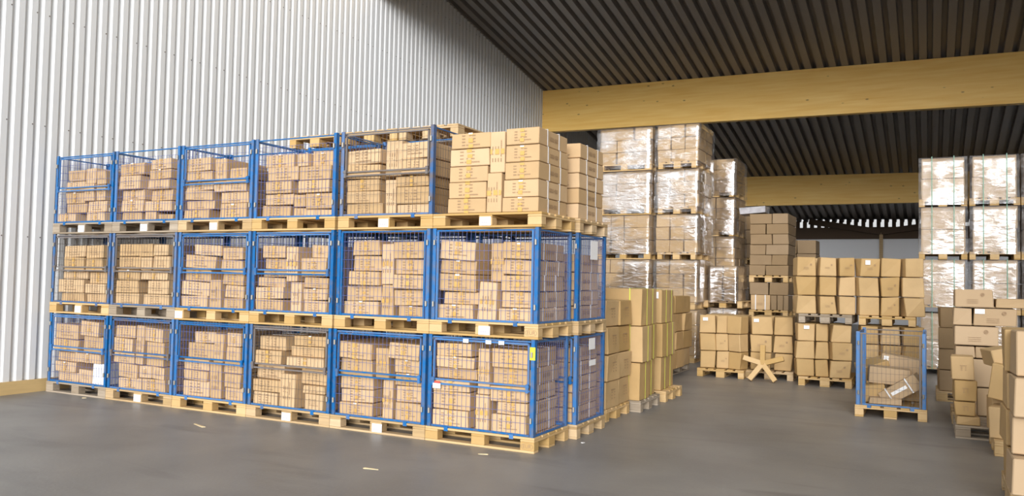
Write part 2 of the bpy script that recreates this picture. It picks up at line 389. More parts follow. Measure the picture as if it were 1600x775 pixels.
def strap_loop(wx, hz, m, wid=0.016):
    t = 0.0025; b = MB()
    x, z = wx/2, hz
    b.box(-x-t, x+t, -wid/2, wid/2, z, z+t); b.box(-x-t, -x, -wid/2, wid/2, 0, z); b.box(x, x+t, -wid/2, wid/2, 0, z)
    return b.mesh('strap', m)
SEED = [0]
def carton(x0, x1, y0, y1, z0, z1, m, label, group, yaw=0, tilt=0, pitch=0, pr=None, upright=False, tape=False, straps=0, side=None, lab=None, jit=0.005, cat=None, strapm='strap', bev=0.006, name=None):
    name = name or {'tan': 'printed_carton', 'kraft': 'kraft_carton', 'brown': 'brown_carton', 'dkbrown': 'dull_brown_carton', 'pale': 'pale_carton', 'paper': 'white_carton'}.get(m, 'carton'); cat = cat or {'tan': 'carton', 'kraft': 'kraft box', 'brown': 'brown box', 'dkbrown': 'brown box', 'pale': 'cardboard box'}.get(m, 'carton')
    SEED[0] += 1; s = SEED[0]; rr = random.Random(s)
    wx, dy, hz = x1-x0, y1-y0, z1-z0-0.004
    me = chamfer('carton', wx, dy, hz, bev, m, jit, s)
    o = add(name, me, loc=((x0+x1)/2, (y0+y1)/2, z0+0.001), rot=(R(pitch), R(tilt), R(yaw)), label=label, cat=cat, group=group)
    fy = -dy/2-0.0022-jit
    if pr is not None:
        big = max(wx, hz) if upright else wx; sm = wx if upright else hz
        k = min(1.15, big/0.44, sm/0.165)
        rot = (0, R(-90), 0) if upright else (0, 0, 0)
        add('print', cached(('pr', pr), lambda: print_mesh(pr)), o, (rr.uniform(-.01,.01), fy, hz/2), rot, scale=(k, 1, k), kind='stuff')
        if tape:
            t = rr.randrange(6)
            add('tape', cached(('tp', t), lambda: tape_mesh(t)), o, (0, fy-0.0006, hz/2), rot, scale=(k, 1, min(k, sm/0.182)), kind='stuff')
            if rr.random() < 0.3 and not upright: add('tape_glare', cached('gl', glare_mesh), o, (0, fy-0.001, hz/2), rot, scale=(k, 1, min(k, sm/0.182)))
    for i in range(straps):
        yy = (-0.5+(i+0.75)/(straps+0.5))*dy + rr.uniform(-.03,.03)
        add('strap', cached(('sl', round(wx,2), round(hz,2), strapm), lambda: strap_loop(wx+2*jit, hz, strapm)), o, (0, yy, 0), (0, 0, R(rr.uniform(-1,1))))
    if side is not None:
        add('side_print', cached(('pr', side), lambda: print_mesh(side)), o, (wx/2+jit+0.002, 0, hz/2), (0, 0, R(90)), kind='stuff')
    if lab:
        lx, lz, lw, lh = lab
        add('paper_label', cached(('lb', lw, lh), lambda: label_mesh(lw, lh)), o, (lx, fy-0.001, lz), label='white paper label')
    return o

# ------------------------------------------------------------------ pallets
PAL_Y = (-0.3275, -0.163, 0.0, 0.163, 0.3275); PAL_W = (0.145, 0.10, 0.145, 0.10, 0.145)
def pallet(cx, cy, z, m, label, group, rz=0, tag=None, mark=False):
    r = add('pallet', None, loc=(cx, cy, z), rot=(0, 0, R(rz)), label=label, cat='pallet', group=group)
    bx = lambda nm, a, b_, c: cached((nm, a, b_, c, m), lambda: chamfer(nm, a, b_, c, 0.003, m, 0.0015, 3))
    for y, wd in zip((-0.35, 0, 0.35), (0.10, 0.145, 0.10)):
        add('bottom_board', bx('bottom_board', 1.2, wd, 0.022), r, (0, y, 0))
        for x in (-0.5275, 0, 0.5275): add('block', bx('block', 0.145, wd, 0.078), r, (x, y, 0.022))
    for x in (-0.5275, 0, 0.5275): add('stringer_board', bx('stringer_board', 0.145, 0.8, 0.022), r, (x, 0, 0.10))
    for y, wd in zip(PAL_Y, PAL_W): add('deck_board', bx('deck_board', 1.2, wd, 0.022), r, (0, y, 0.122))
    if tag is not None:
        add('paper_label', cached('ptag', lambda: label_mesh(0.125, 0.085)), r, (tag, -0.405, 0.062), label='white paper label')
        tg = MB()
        for i in range(3): tg.quad((-0.04+i*0.022,0,-0.02),(-0.024+i*0.022,0,-0.02),(-0.024+i*0.022,0,-0.008),(-0.04+i*0.022,0,-0.008))
        add('label_print', cached('ptagp', lambda: tg.mesh('label_print', 'inkpale')), r, (tag, -0.4062, 0.062), kind='stuff')
    if mark:
        me = cached('eurmark', eur_mark)
        add('brand_mark', me, r, (0.5275, -0.4035, 0.06), label='burnt oval mark with EUR', kind='stuff')
    return r
def eur_mark():
    c = bpy.data.curves.new('eur', 'FONT'); c.body = 'EUR'; c.size = 0.05; c.align_x = 'CENTER'; c.align_y = 'CENTER'
    o = bpy.data.objects.new('eur_tmp', c); COL.objects.link(o)
    bpy.context.view_layer.update()
    src = o.to_mesh()
    b = MB(); b.v = [(p.co.x, 0.0, p.co.y) for p in src.vertices]; b.f = [tuple(p.vertices) for p in src.polygons]
    o.to_mesh_clear(); bpy.data.objects.remove(o)
    n = 20
    for i in range(n):
        a0, a1 = 2*math.pi*i/n, 2*math.pi*(i+1)/n
        p = lambda a, k: (0.064*k*math.cos(a), 0.0, 0.032*k*math.sin(a))
        b.quad(p(a0,0.93), p(a0,1.0), p(a1,1.0), p(a1,0.93))
    return b.mesh('brand_mark', 'ink')

# ------------------------------------------------------------------ wire cages
CH = 0.905
def wires(axis, a0, a1, z0, z1, pv=0.05, ph=0.1, r=0.0014, m='wire'):
    b = MB(); n = max(1, round((a1-a0)/pv)); k = max(1, round((z1-z0)/ph))
    P = (lambda a, z: (a, 0, z)) if axis == 'x' else (lambda a, z: (0, a, z))
    Q = (lambda a, z, e: (a, e, z)) if axis == 'x' else (lambda a, z, e: (e, a, z))
    for i in range(n+1): a = a0+(a1-a0)*i/n; b.bar(P(a, z0), P(a, z1), r)
    for i in range(k+1): z = z0+(z1-z0)*i/k; b.bar(Q(a0, z, 0.004), Q(a1, z, 0.004), r)
    return b.mesh('wire_mesh', m)
def cage(cx, cy, z, style, label, group, rz=0, L=1.2, W=0.8, m='blue', wm='wire', sticker=False, solid_left=False, tagp=False, m2=None):
    """style: 'flap' (folding upper front), 'full' (one-piece front), 'open' (plain front under a thin top rail)"""
    m2 = m2 or m
    r = add('wire_cage', None, loc=(cx, cy, z), rot=(0, 0, R(rz)), label=label, cat='wire cage', group=group)
    X, Y, T = L/2-0.01, W/2-0.01, 0.022
    for sx in (-1, 1):
        for sy in (-1, 1):
            def angle(sx=sx, sy=sy):
                b = MB(); a = 0.043; t = 0.007
                b.box(min(0,-sx*a), max(0,-sx*a), min(0,-sy*t), max(0,-sy*t), 0, CH); b.box(min(0,-sx*t), max(0,-sx*t), min(0,-sy*a), max(0,-sy*a), 0, CH)
                b.box(min(-sx*0.004,-sx*0.03), max(-sx*0.004,-sx*0.03), min(-sy*0.004,-sy*0.03), max(-sy*0.004,-sy*0.03), CH-0.03, CH+0.002)
                return b.mesh('post', m)
            p = add('post', cached(('post', sx, sy, m), angle), r, (sx*X, sy*Y, 0))
            if sy < 0:
                add('hinge_pin', cached(('pin', m), lambda: MB().tube((0,0,0),(0,0,0.05),0.011,8).mesh('hinge_pin', 'steel')), p, (-sx*0.03, -0.014, 0.13))
                add('hinge_pin', cached(('pin', m), lambda: None), p, (-sx*0.03, -0.014, 0.74))
    rx = lambda k, mm: cached(('railx', L, mm, k), lambda: MB().box(-X+0.05, X-0.05, -k, k, -k, k).mesh('rail', mm))
    ry = lambda k, mm: cached(('raily', W, mm, k), lambda: MB().box(-k, k, -Y+0.05, Y-0.05, -k, k).mesh('rail', mm))
    for sy in (-1, 1):
        add('rail', rx(0.009, m), r, (0, sy*(Y-0.012), 0.011)); add('rail', rx(0.007, m2), r, (0, sy*(Y-0.012), CH-0.022))
    for sx in (-1, 1):
        add('rail', ry(0.009, m), r, (sx*(X-0.012), 0, 0.011)); add('rail', ry(0.007, m), r, (sx*(X-0.012), 0, CH-0.022))
    for x in (-0.36, 0.36):
        add('pallet_clip', cached(('clip', m), lambda: MB().box(-0.022, 0.022, -0.012, 0.0, -0.03, 0.012).mesh('pallet_clip', m)), r, (x*L/1.2, -Y, 0.0))
    # panels
    wx = lambda z0, z1, ins=0.05: cached(('wx', L, z0, z1, ins, wm), lambda: wires('x', -X+ins, X-ins, z0, z1, m=wm))
    wy = cached(('wy', W, wm), lambda: wires('y', -Y+0.05, Y-0.05, 0.02, CH-0.03, m=wm))
    add('wire_mesh', wx(0.02, CH-0.03), r, (0, Y-0.012, 0), kind='stuff')
    if not solid_left: add('wire_mesh', wy, r, (-X+0.012, 0, 0), kind='stuff')
    else: add('side_panel', MB().box(-0.006, 0.006, -Y+0.04, Y-0.04, 0.0, CH-0.02).mesh('side_panel', m), r, (-X+0.012, 0, 0), label='solid blue side panel')
    add('wire_mesh', wy, r, (X-0.012, 0, 0), kind='stuff')
    fy = -Y+0.006
    if style == 'flap':
        add('wire_mesh', wx(0.02, 0.43), r, (0, fy, 0), kind='stuff')
        add('rail', rx(0.008, m2), r, (0, fy-0.008, 0.425))
        fl = add('front_flap', cached(('flap', L, m2), lambda: MB().box(-X+0.06, -X+0.076, -0.008, 0.008, 0.0, 0.40).box(X-0.076, X-0.06, -0.008, 0.008, 0.0, 0.40).box(-X+0.06, X-0.06, -0.008, 0.008, -0.008, 0.008).box(-X+0.06, X-0.06, -0.008, 0.008, 0.384, 0.40).mesh('front_flap', m2)), r, (0, fy+0.004, 0.468))
        add('wire_mesh', cached(('wf', L, wm), lambda: wires('x', -X+0.082, X-0.082, 0.0, 0.4, m=wm)), fl, (0, 0.0, 0), kind='stuff')
        for sx in (-1, 1): add('latch', cached(('latch', m2), lambda: MB().box(-0.014, 0.014, -0.014, 0.008, -0.05, 0.03).box(-0.02, 0.02, -0.02, 0.0, 0.0, 0.018).mesh('latch', 'rust' if m2 != 'blue' else m)), fl, (sx*(X-0.072), -0.016, -0.01))
    elif style == 'full':
        add('wire_mesh', wx(0.02, CH-0.03), r, (0, fy, 0), kind='stuff')
        add('rail', cached(('fullf', L, m2), lambda: MB().box(-X+0.055, -X+0.075, -0.01, 0.01, 0.0, CH-0.03).box(X-0.075, X-0.055, -0.01, 0.01, 0, CH-0.03).mesh('side_bar', m2)), r, (0, fy, 0))
    else:
        add('wire_mesh', wx(0.02, CH-0.1), r, (0, fy, 0), kind='stuff')
    if sticker: add('sticker', cached('stk', lambda: MB().box(-0.028, 0.028, -0.003, 0, -0.06, 0.06).mesh('sticker', 'yellow')), r, (X-0.026, -Y-0.001, CH-0.13), label='yellow warning sticker')
    return r

LAY = {(1,1):[(0.53,0.781,0,0.183),(0.809,1.033,0,0.277),(0.112,0.511,0,0.134),(0.103,0.502,0.134,0.268),(0.513,1.001,0.277,0.403),(0.094,0.494,0.268,0.392),(0.61,0.972,0.403,0.626),(0.086,0.564,0.403,0.568),(0.091,0.551,0.568,0.765),(0.612,0.96,0.626,0.819)],
(1,2):[(0.186,0.613,0,0.146),(0.628,1.033,0,0.162),(0.192,0.546,0.146,0.322),(0.571,0.789,0.162,0.316),(0.803,1.025,0.162,0.315),(0.077,0.452,0.322,0.459),(0.49,0.635,0.322,0.807),(0.676,0.982,0.316,0.613),(0.06,0.442,0.459,0.636),(0.06,0.433,0.636,0.794),(0.66,0.973,0.613,0.786)],
(1,3):[(0.084,0.52,0,0.194),(0.785,1.05,0,0.153),(0.535,0.713,0,0.428),(0.79,1.043,0.153,0.314),(0.114,0.515,0.194,0.314),(0.081,0.508,0.314,0.444),(0.758,1.036,0.314,0.458),(0.141,0.576,0.444,0.639),(0.611,0.755,0.428,0.766),(0.776,1.004,0.458,0.621),(0.781,0.997,0.621,0.784),(0.251,0.582,0.639,0.778)],
(1,4):[(0.825,1.093,0,0.186),(0.073,0.449,0,0.156),(0.473,0.704,0,0.38),(0.06,0.455,0.156,0.294),(0.794,1.09,0.186,0.275),(0.721,1.084,0.275,0.445),(0.06,0.472,0.294,0.461),(0.535,1.045,0.445,0.57),(0.06,0.441,0.461,0.618),(0.566,1.041,0.57,0.687),(0.096,0.496,0.618,0.775),(0.598,1.037,0.687,0.804)],
(1,5):[(0.783,1.09,0,0.191),(0.065,0.484,0,0.138),(0.626,0.748,0,0.405),(0.071,0.479,0.138,0.276),(0.777,1.085,0.191,0.358),(0.06,0.485,0.276,0.415),(0.761,1.082,0.358,0.483),(0.06,0.479,0.415,0.597),(0.757,1.068,0.483,0.626),(0.505,0.674,0.405,0.73),(0.06,0.473,0.597,0.771),(0.701,1.063,0.626,0.794)],
(1,6):[(0.06,0.467,0,0.174),(0.729,1.094,0,0.184),(0.552,0.7,0,0.349),(0.06,0.473,0.174,0.348),(0.782,1.101,0.184,0.301),(0.702,1.098,0.301,0.452),(0.06,0.47,0.348,0.47),(0.563,0.69,0.349,0.793),(0.698,1.104,0.452,0.62),(0.06,0.507,0.47,0.583),(0.089,0.515,0.583,0.696),(0.714,1.1,0.62,0.805),(0.106,0.511,0.696,0.827)],
(2,1):[(0.104,0.591,0,0.13),(0.642,1.026,0,0.128),(0.079,0.579,0.13,0.308),(0.634,1.018,0.128,0.255),(0.682,1.008,0.255,0.411),(0.127,0.63,0.308,0.41),(0.209,0.619,0.41,0.597),(0.658,0.984,0.411,0.585),(0.633,0.974,0.585,0.759),(0.181,0.608,0.597,0.755)],
(2,2):[(0.06,0.49,0,0.151),(0.589,1.035,0,0.147),(0.658,1.026,0.147,0.32),(0.06,0.481,0.151,0.311),(0.111,0.512,0.311,0.444),(0.546,1.019,0.32,0.441),(0.513,0.696,0.441,0.608),(0.724,1.01,0.441,0.623),(0.077,0.477,0.444,0.613),(0.491,0.72,0.608,0.775),(0.12,0.481,0.613,0.773),(0.746,0.99,0.623,0.762)],
(2,3):[(0.06,0.491,0,0.151),(0.527,0.711,0,0.347),(0.761,1.067,0,0.138),(0.778,1.06,0.138,0.285),(0.065,0.495,0.151,0.319),(0.715,1.054,0.285,0.432),(0.081,0.523,0.319,0.47),(0.696,1.036,0.432,0.579),(0.097,0.595,0.47,0.629),(0.7,1.03,0.579,0.726),(0.256,0.681,0.629,0.755)],
(2,4):[(0.588,0.746,0,0.341),(0.774,1.099,0,0.145),(0.06,0.479,0,0.142),(0.768,1.094,0.145,0.275),(0.06,0.474,0.142,0.277),(0.75,1.089,0.275,0.398),(0.06,0.479,0.277,0.388),(0.512,0.67,0.341,0.732),(0.144,0.486,0.388,0.475),(0.694,1.043,0.398,0.606),(0.14,0.481,0.475,0.602),(0.816,1.037,0.606,0.752),(0.145,0.475,0.602,0.745)],
(2,5):[(0.545,0.694,0,0.334),(0.06,0.511,0,0.155),(0.761,1.086,0,0.122),(0.704,1.081,0.122,0.291),(0.087,0.541,0.155,0.321),(0.711,1.089,0.291,0.442),(0.142,0.536,0.321,0.47),(0.545,0.691,0.334,0.766),(0.725,1.084,0.442,0.603),(0.174,0.531,0.47,0.636),(0.708,1.079,0.603,0.783),(0.181,0.526,0.636,0.796)],
(2,6):[(0.06,0.483,0,0.155),(0.763,1.134,0,0.14),(0.529,0.734,0,0.384),(0.76,1.131,0.14,0.298),(0.101,0.501,0.155,0.282),(0.06,0.476,0.282,0.456),(0.766,1.128,0.298,0.455),(0.622,0.765,0.384,0.768),(0.06,0.473,0.456,0.593),(0.773,1.124,0.455,0.605),(0.06,0.468,0.593,0.785),(0.779,1.121,0.605,0.772)],
(3,1):[(0.649,1.012,0,0.138),(0.06,0.424,0,0.134),(0.64,1.003,0.138,0.285),(0.191,0.612,0.134,0.258),(0.189,0.559,0.258,0.408),(0.584,0.781,0.285,0.515),(0.808,0.978,0.285,0.496),(0.184,0.55,0.408,0.554),(0.569,0.768,0.515,0.721),(0.795,0.967,0.496,0.681),(0.232,0.558,0.554,0.704)],
(3,2):[(0.06,0.424,0,0.127),(0.738,0.999,0,0.092),(0.5,0.697,0,0.125),(0.517,1.003,0.125,0.256),(0.072,0.49,0.127,0.277),(0.612,0.996,0.256,0.395),(0.06,0.482,0.277,0.412),(0.604,0.989,0.395,0.519),(0.06,0.472,0.412,0.587),(0.62,0.983,0.519,0.643),(0.068,0.504,0.587,0.746),(0.636,0.987,0.643,0.775)],
(3,3):[(0.655,1.062,0,0.19),(0.06,0.452,0,0.128),(0.072,0.505,0.128,0.238),(0.634,1.056,0.19,0.322),(0.06,0.511,0.238,0.357),(0.535,0.723,0.322,0.456),(0.06,0.506,0.357,0.467),(0.727,1.044,0.322,0.471),(0.517,0.689,0.456,0.724),(0.06,0.489,0.467,0.587),(0.06,0.481,0.587,0.749),(0.775,1.038,0.471,0.603)],
(3,4):[(0.534,0.703,0,0.118),(0.708,1.1,0,0.093),(0.06,0.477,0,0.149),(0.724,1.094,0.093,0.271),(0.561,0.718,0.118,0.259),(0.129,0.544,0.149,0.277),(0.156,0.549,0.277,0.42),(0.646,1.089,0.271,0.411),(0.181,0.622,0.42,0.58),(0.65,1.083,0.411,0.567),(0.786,1.076,0.567,0.738),(0.626,0.77,0.567,0.717),(0.099,0.515,0.58,0.733)],
(3,5):[(0.717,1.113,0,0.114),(0.06,0.525,0,0.138),(0.565,0.689,0,0.377),(0.714,1.108,0.114,0.295),(0.06,0.497,0.138,0.266),(0.06,0.493,0.266,0.394),(0.696,1.104,0.295,0.409),(0.564,0.764,0.409,0.787),(0.786,1.133,0.409,0.581),(0.075,0.522,0.394,0.548),(0.78,1.128,0.581,0.753),(0.069,0.517,0.548,0.707)],
(3,6):[(0.77,1.15,0,0.142),(0.161,0.585,0,0.147),(0.6,0.758,0,0.385),(0.782,1.15,0.142,0.312),(0.165,0.586,0.147,0.308),(0.169,0.596,0.308,0.465),(0.79,1.15,0.312,0.479),(0.626,0.786,0.385,0.788),(0.175,0.613,0.465,0.637),(0.795,1.15,0.479,0.642),(0.804,1.15,0.642,0.804),(0.19,0.625,0.637,0.792)]}
TIER = {1: 'bottom', 2: 'middle', 3: 'top'}
COLN = {1: 'nearest the white wall', 2: 'second from white wall', 3: 'third from white wall', 4: 'fourth from white wall', 5: 'fifth from white wall', 6: 'at near corner'}
COLS = {1: 'beside white wall', 2: 'second from wall', 3: 'third from wall', 4: 'fourth from wall', 5: 'fifth from wall', 6: 'at near corner'}
ORD = ['lowest', 'second', 'third', 'fourth', 'fifth', 'sixth', 'seventh', 'eighth']
H, D = 1.0515, 1.205
STY = {(1,c): 'flap' for c in range(1,7)}
STY.update({(2,1):'flap',(2,2):'flap',(2,3):'flap',(2,4):'flap',(2,5):'full',(2,6):'full',(3,1):'flap',(3,2):'open',(3,3):'flap',(3,4):'open',(3,5):'flap'})
STM = {(2,1):('bluerust','wiregrey','rust'),(2,2):('bluerust','wiregrey','rust'),(3,5):('bluerust','wiregrey','rust'),(1,4):('blue','wiregrey','rust'),(1,2):('blue','wire','bluerust')}
CDESC = {'blue': 'blue wire cage', 'bluerust': 'worn rusty blue wire cage'}
PALM = {(1,1):'woodold',(1,2):'woodmid',(1,3):'wood',(1,4):'woodmid',(1,5):'woodmid',(1,6):'wood',(2,1):'wood',(2,2):'woodold',(2,3):'wood',(2,4):'wood',(2,5):'wood',(2,6):'wood',(3,1):'woodold',(3,2):'woodold',(3,3):'woodmid',(3,4):'wood',(3,5):'wood',(3,6):'wood'}
WDESC = {'wood': 'pale yellow wooden pallet', 'woodmid': 'used brown wooden pallet', 'woodold': 'weathered grey wooden pallet', }
PTAG = {(1,2):0.0,(1,4):0.0,(1,5):0.02,(2,1):0.0,(2,3):-0.53,(2,6):0.03,(3,1):0.0,(3,2):0.0,(3,3):0.0,(3,5):0.0,(3,6):0.0}
TILT = {(2,6):{'left':{4:4,2:1.5},'centre':{0:3}},(2,3):{'left':{3:3}}}
XOFF = {1: 0.0, 2: -0.012, 3: -0.03}     # the tiers lean a touch
for (lv, c), boxes in LAY.items():
    xb = -D*(6-c); xa = xb-1.2; cx = (xa+xb)/2; z = (lv-1)*H
    dx = {1: 0.0, 2: 0.02, 3: 0.035}[lv] if c >= 5 else 0.0
    xa += dx; cx += dx
    pallet(cx, 0.4, z, PALM[(lv,c)], f'{WDESC[PALM[(lv,c)]]} under {TIER[lv]} tier load, stack {COLN[c]}', 'pallets of the cage wall', tag=PTAG.get((lv,c)), mark=(c==6 and lv < 3))
    if (lv, c) in STY:
        m, wm, m2 = STM.get((lv,c), ('blue','wire','blue'))
        cage(cx, 0.4, z+0.144, STY[(lv,c)], f'{CDESC[m]} of cartons, {TIER[lv]} tier, stack {COLN[c]}', 'wire cages in the front row', m=m, wm=wm, m2=m2, sticker=(lv==1 and c==6))
    cols = {'left': [], 'centre': [], 'right': []}
    for b in boxes:
        mid = (b[0]+b[1])/2; cols['left' if mid < 0.46 else ('right' if mid > 0.74 else 'centre')].append(b)
    for cn, bl in cols.items():
        bl.sort(key=lambda b: b[2])
        for i, (a, b_, z0, z1) in enumerate(bl):
            rr = random.Random(lv*100+c*10+i)
            up_ = (z1-z0) > (b_-a)*1.25
            white = (lv, c) == (1, 1) and cn == 'right' and i == 0
            y0 = 0.035+rr.choice((0, 0.01, 0.03, 0.06))
            if (lv,c) == (3,6): y0 = 0.01+rr.uniform(0,0.02)
            corner = c == 6 and cn == 'right'
            lb = f'printed tan carton, {ORD[i]} up at {cn} of {TIER[lv]} cage {COLS[c]}'
            if (lv,c) == (3,6): lb = f'printed tan carton, {ORD[i]} up at {cn} of open corner pallet on top'
            if white: lb = 'white carton standing at lower right of bottom cage beside white wall'
            carton(xa+a, xa+b_, y0, y0+0.68, z+0.146+z0, z+0.146+z1, 'paper' if white else 'tan', lb, 'white carton' if white else 'cartons in the cage wall',
                   yaw=rr.uniform(-0.6, 0.6) if (lv,c) == (3,6) else rr.uniform(-2.2, 2.2), tilt=TILT.get((lv,c),{}).get(cn,{}).get(i, 0 if (lv,c) == (3,6) else rr.choice((0, 0, 0.6, -0.6, 1.5, -1.4, 2.2))), pr=None if white else rr.randrange(4), upright=up_, tape=(not white) and ((lv, c) in ((3,6),(2,5),(2,6),(1,5),(1,6)) or rr.random() < 0.35),
                   straps=2 if (corner or (cn == 'left' and rr.random() < 0.3)) else 0, side=4 if corner else None, jit=0.003 if lv==3 and c==6 else 0.006)

# ------------------------------------------------------------------ second row behind the corner
def simple_cols(x0, widths, y0, d, z, rows, m, fmt, group, **kw):
    x = x0
    for ci, wd in enumerate(widths):
        zz = z
        for ri, h in enumerate(rows[ci]):
            rr = random.Random(int(abs(x*977)+zz*131))
            carton(x+0.003, x+wd-0.003, y0+rr.uniform(0,.02), y0+d, zz, zz+h, m, fmt(ci, ri), group, yaw=rr.uniform(-.6,.6), **kw)
            zz += h
        x += wd
X2 = 0.07
for lv in (1, 2, 3):
    z = (lv-1)*H
    pallet(X2-0.6, 1.25, z, 'woodmid', f'used brown wooden pallet under {TIER[lv]} tier load behind the near corner stack', 'pallets of the second row')
    if lv < 3:
        cage(X2-0.6, 1.25, z+0.144, 'flap' if lv == 1 else 'open', f'blue wire cage in the {TIER[lv]} tier just behind the near corner stack', 'wire cages in the second row')
    n = {1: [0.155]*5, 2: [0.15, 0.16, 0.19, 0.19], 3: [0.158]*5}[lv]
    simple_cols(X2-0.55 if lv < 3 else X2-0.5, [0.47], 0.89 if lv < 3 else 0.87, 0.70, z+0.146, [n], 'tan',
                lambda ci, ri, lv=lv: f'strapped tan carton, {ORD[ri]} up on {TIER[lv]} pallet behind the near corner stack', 'strapped cartons in the second row', straps=2, side=4, pr=1)
    simple_cols(X2-1.14 if lv < 3 else X2-1.12, [0.56], 0.89, 0.70, z+0.146, [[0.39, 0.38]], 'tan',
                lambda ci, ri, lv=lv: f'large tan carton, {ORD[ri]} up, deep on {TIER[lv]} pallet behind corner stack', 'cartons deep in the second row')
H2 = 1.0715
for c in (4, 5):
    xb = -D*(6-c)
    for lv in (1, 2, 3):
        z = (lv-1)*H2
        pallet(xb-0.6, 1.27, z, 'woodmid', f'used wooden pallet in second row, {TIER[lv]} tier, behind stack {COLN[c]}', 'pallets of the second row')
        cage(xb-0.6, 1.27, z+0.144, 'open', f'blue wire cage in second row, {TIER[lv]} tier, behind stack {COLN[c]}', 'wire cages in the second row')
        simple_cols(xb-1.12, [0.52, 0.52], 0.92, 0.68, z+0.146, [[0.72], [0.70]], 'tan',
                    lambda ci, ri, lv=lv, c=c: f'big tan carton at {"left" if ci == 0 else "right"}, second row {TIER[lv]} cage, {COLS[c]}', 'cartons deep in the second row')
for i, (x, wm_) in enumerate(((-3.48, 'wood'), (-2.65, 'wood'), (-1.82, 'woodmid'))):
    pallet(x, 1.46, 3.196, wm_, f'empty wooden pallet on top of the cages, {["left", "middle", "right"][i]} of three', 'empty pallets on top', rz=90)

for o_ in [o for o in bpy.data.objects if o.name.startswith('wire_cage') and 'just behind the near corner' in o.get('label', '')]:
    for (yy, zz_, a_, b_) in (((0.02, 0.74, 0.20, 0.20),) if 'middle' in o_['label'] else ((0.0, 0.80, 0.17, 0.12), (0.02, 0.60, 0.18, 0.06))):
        add('paper_tag', MB().box(0, 0.002, -a_/2, a_/2, -b_/2, b_/2).mesh('paper_tag', 'paper'), o_, (0.592, yy, zz_), label='white paper tag')
for o_ in [o for o in bpy.data.objects if o.name.startswith('wire_cage') and 'bottom tier, stack at near corner' in o.get('label', '')]:
    add('paper_tag', MB().box(-0.045, 0.045, -0.002, 0, -0.05, 0.0).mesh('paper_tag', 'paper'), o_, (-0.47, -0.41, 0.43), label='white paper tag')
    add('red_tag', MB().box(-0.035, 0.03, -0.003, 0, 0, 0.02).mesh('red_tag', 'red'), o_, (-0.46, -0.412, 0.43), label='red tag')
    for x_ in (-0.15, 0.10, 0.24): add('tape_scrap', MB().box(-0.03, 0.03, -0.003, 0, -0.02, 0.016).mesh('tape_scrap', 'paper'), o_, (x_, -0.405, 0.862), label='scrap of white tape')
# ------------------------------------------------------------------ kraft cartons beside the aisle
def kraft_stack(phrase, x0, x1, y0, ys, zs, m='kraft', group='kraft cartons by the aisle', xj=0.015, sidepr=None, base=0.146, yaws=None, labs=None, xsplit=1):
    """column of cartons: ys = depths along y, zs = layer heights"""
    names_y = ['front', 'second', 'third', 'rear']
    y = y0
    for yi, dy in enumerate(ys):
        z = base
        for zi, h in enumerate(zs):
            rr = random.Random(hash((round(x0,2), yi, zi)) & 0xffff)
            k = rr.uniform(-xj, xj)
            o = carton(x0+k, x1+k, y+0.006, y+dy-0.006, z, z+h, m, f'{phrase}, {names_y[yi]} column, {ORD[zi]} layer up', group, yaw=(yaws or {}).get((yi, zi), rr.uniform(-2.0, 2.0)),
                       side=sidepr if sidepr is not None else None, jit=0.012, bev=0.008)
            z += h
        y += dy
pallet(-0.63, 2.36, 0, 'wood', 'yellow wooden pallet under the kraft cartons nearest the cages', 'pallets by the aisle')
kraft_stack('kraft carton with rows of print near the cages', -0.49, -0.03, 1.93, [0.43, 0.43], [0.315, 0.31, 0.315, 0.31], sidepr=5)
pallet(-0.52, 3.26, 0, 'woodold', 'weathered grey pallet under tall kraft cartons by the aisle', 'pallets by the aisle')
def tall(phrase, x0, x1, y0, y1, zs, straps_y, group='tall strapped kraft cartons', lab=None):
    z = 0.146
    for zi, h in enumerate(zs):
        o = carton(x0, x1+[0, .03, .01][zi % 3], y0, y1, z, z+h, 'kraft', f'{phrase}, {ORD[zi]} of the pile', group, yaw=[.6, -1, .4][zi % 3], jit=0.008, lab=lab if zi == len(zs)-1 else None)
        wx = x1-x0+[0, .03, .01][zi % 3]
        # strap standing in front, running up the face and over the top
        for sx in straps_y:
            b = MB(); b.box(-0.008, 0.008, -0.003, 0, 0, h-0.002).box(-0.008, 0.008, -0.003, (y1-y0), h-0.0045, h-0.001)
            add('strap', b.mesh('strap', 'ystrap'), o, (sx, -(y1-y0)/2-0.009, 0), label='yellow green strap')
        b = MB(); b.box(0, 0.003, -0.008, 0.008, 0, h-0.002)
        add('strap', b.mesh('strap', 'ystrap'), o, (wx/2+0.008, 0.02, 0), label='yellow green strap')
        z += h
tall('tall kraft carton behind the printed kraft cartons', -0.42, 0.07, 2.84, 3.20, [0.47, 0.45, 0.465], [0.10], lab=None)
tall('tall kraft carton in the second rank behind the printed ones', -0.42, 0.02, 3.22, 3.60, [0.47, 0.45, 0.465], [0.12])
pallet(-0.51, 4.30, 0, 'wood', 'bright wooden pallet sticking out under the strapped kraft pile', 'pallets by the aisle')
tall('tall kraft carton above the bright jutting pallet', -0.40, 0.0, 3.93, 4.26, [0.45, 0.46, 0.46], [0.02], lab=(0.13, 0.38, 0.06, 0.09))
tall('tall kraft carton at the rear of the jutting pallet', -0.40, -0.03, 4.28, 4.62, [0.45, 0.46, 0.46], [0.05])
pallet(-1.14, 6.4, 0, 'woodold', 'dark weathered pallet at the back of the aisle, first of two', 'pallets by the aisle', rz=90)
pallet(-1.14, 7.62, 0, 'woodold', 'dark weathered pallet at the back of the aisle, second of two', 'pallets by the aisle', rz=90)
kraft_stack('kraft carton in the shaded rank behind the jutting pallet', -1.16, -0.62, 5.85, [0.5, 0.5, 0.5, 0.5], [0.315, 0.31, 0.315, 0.31], xj=0.03, group='shaded kraft cartons')

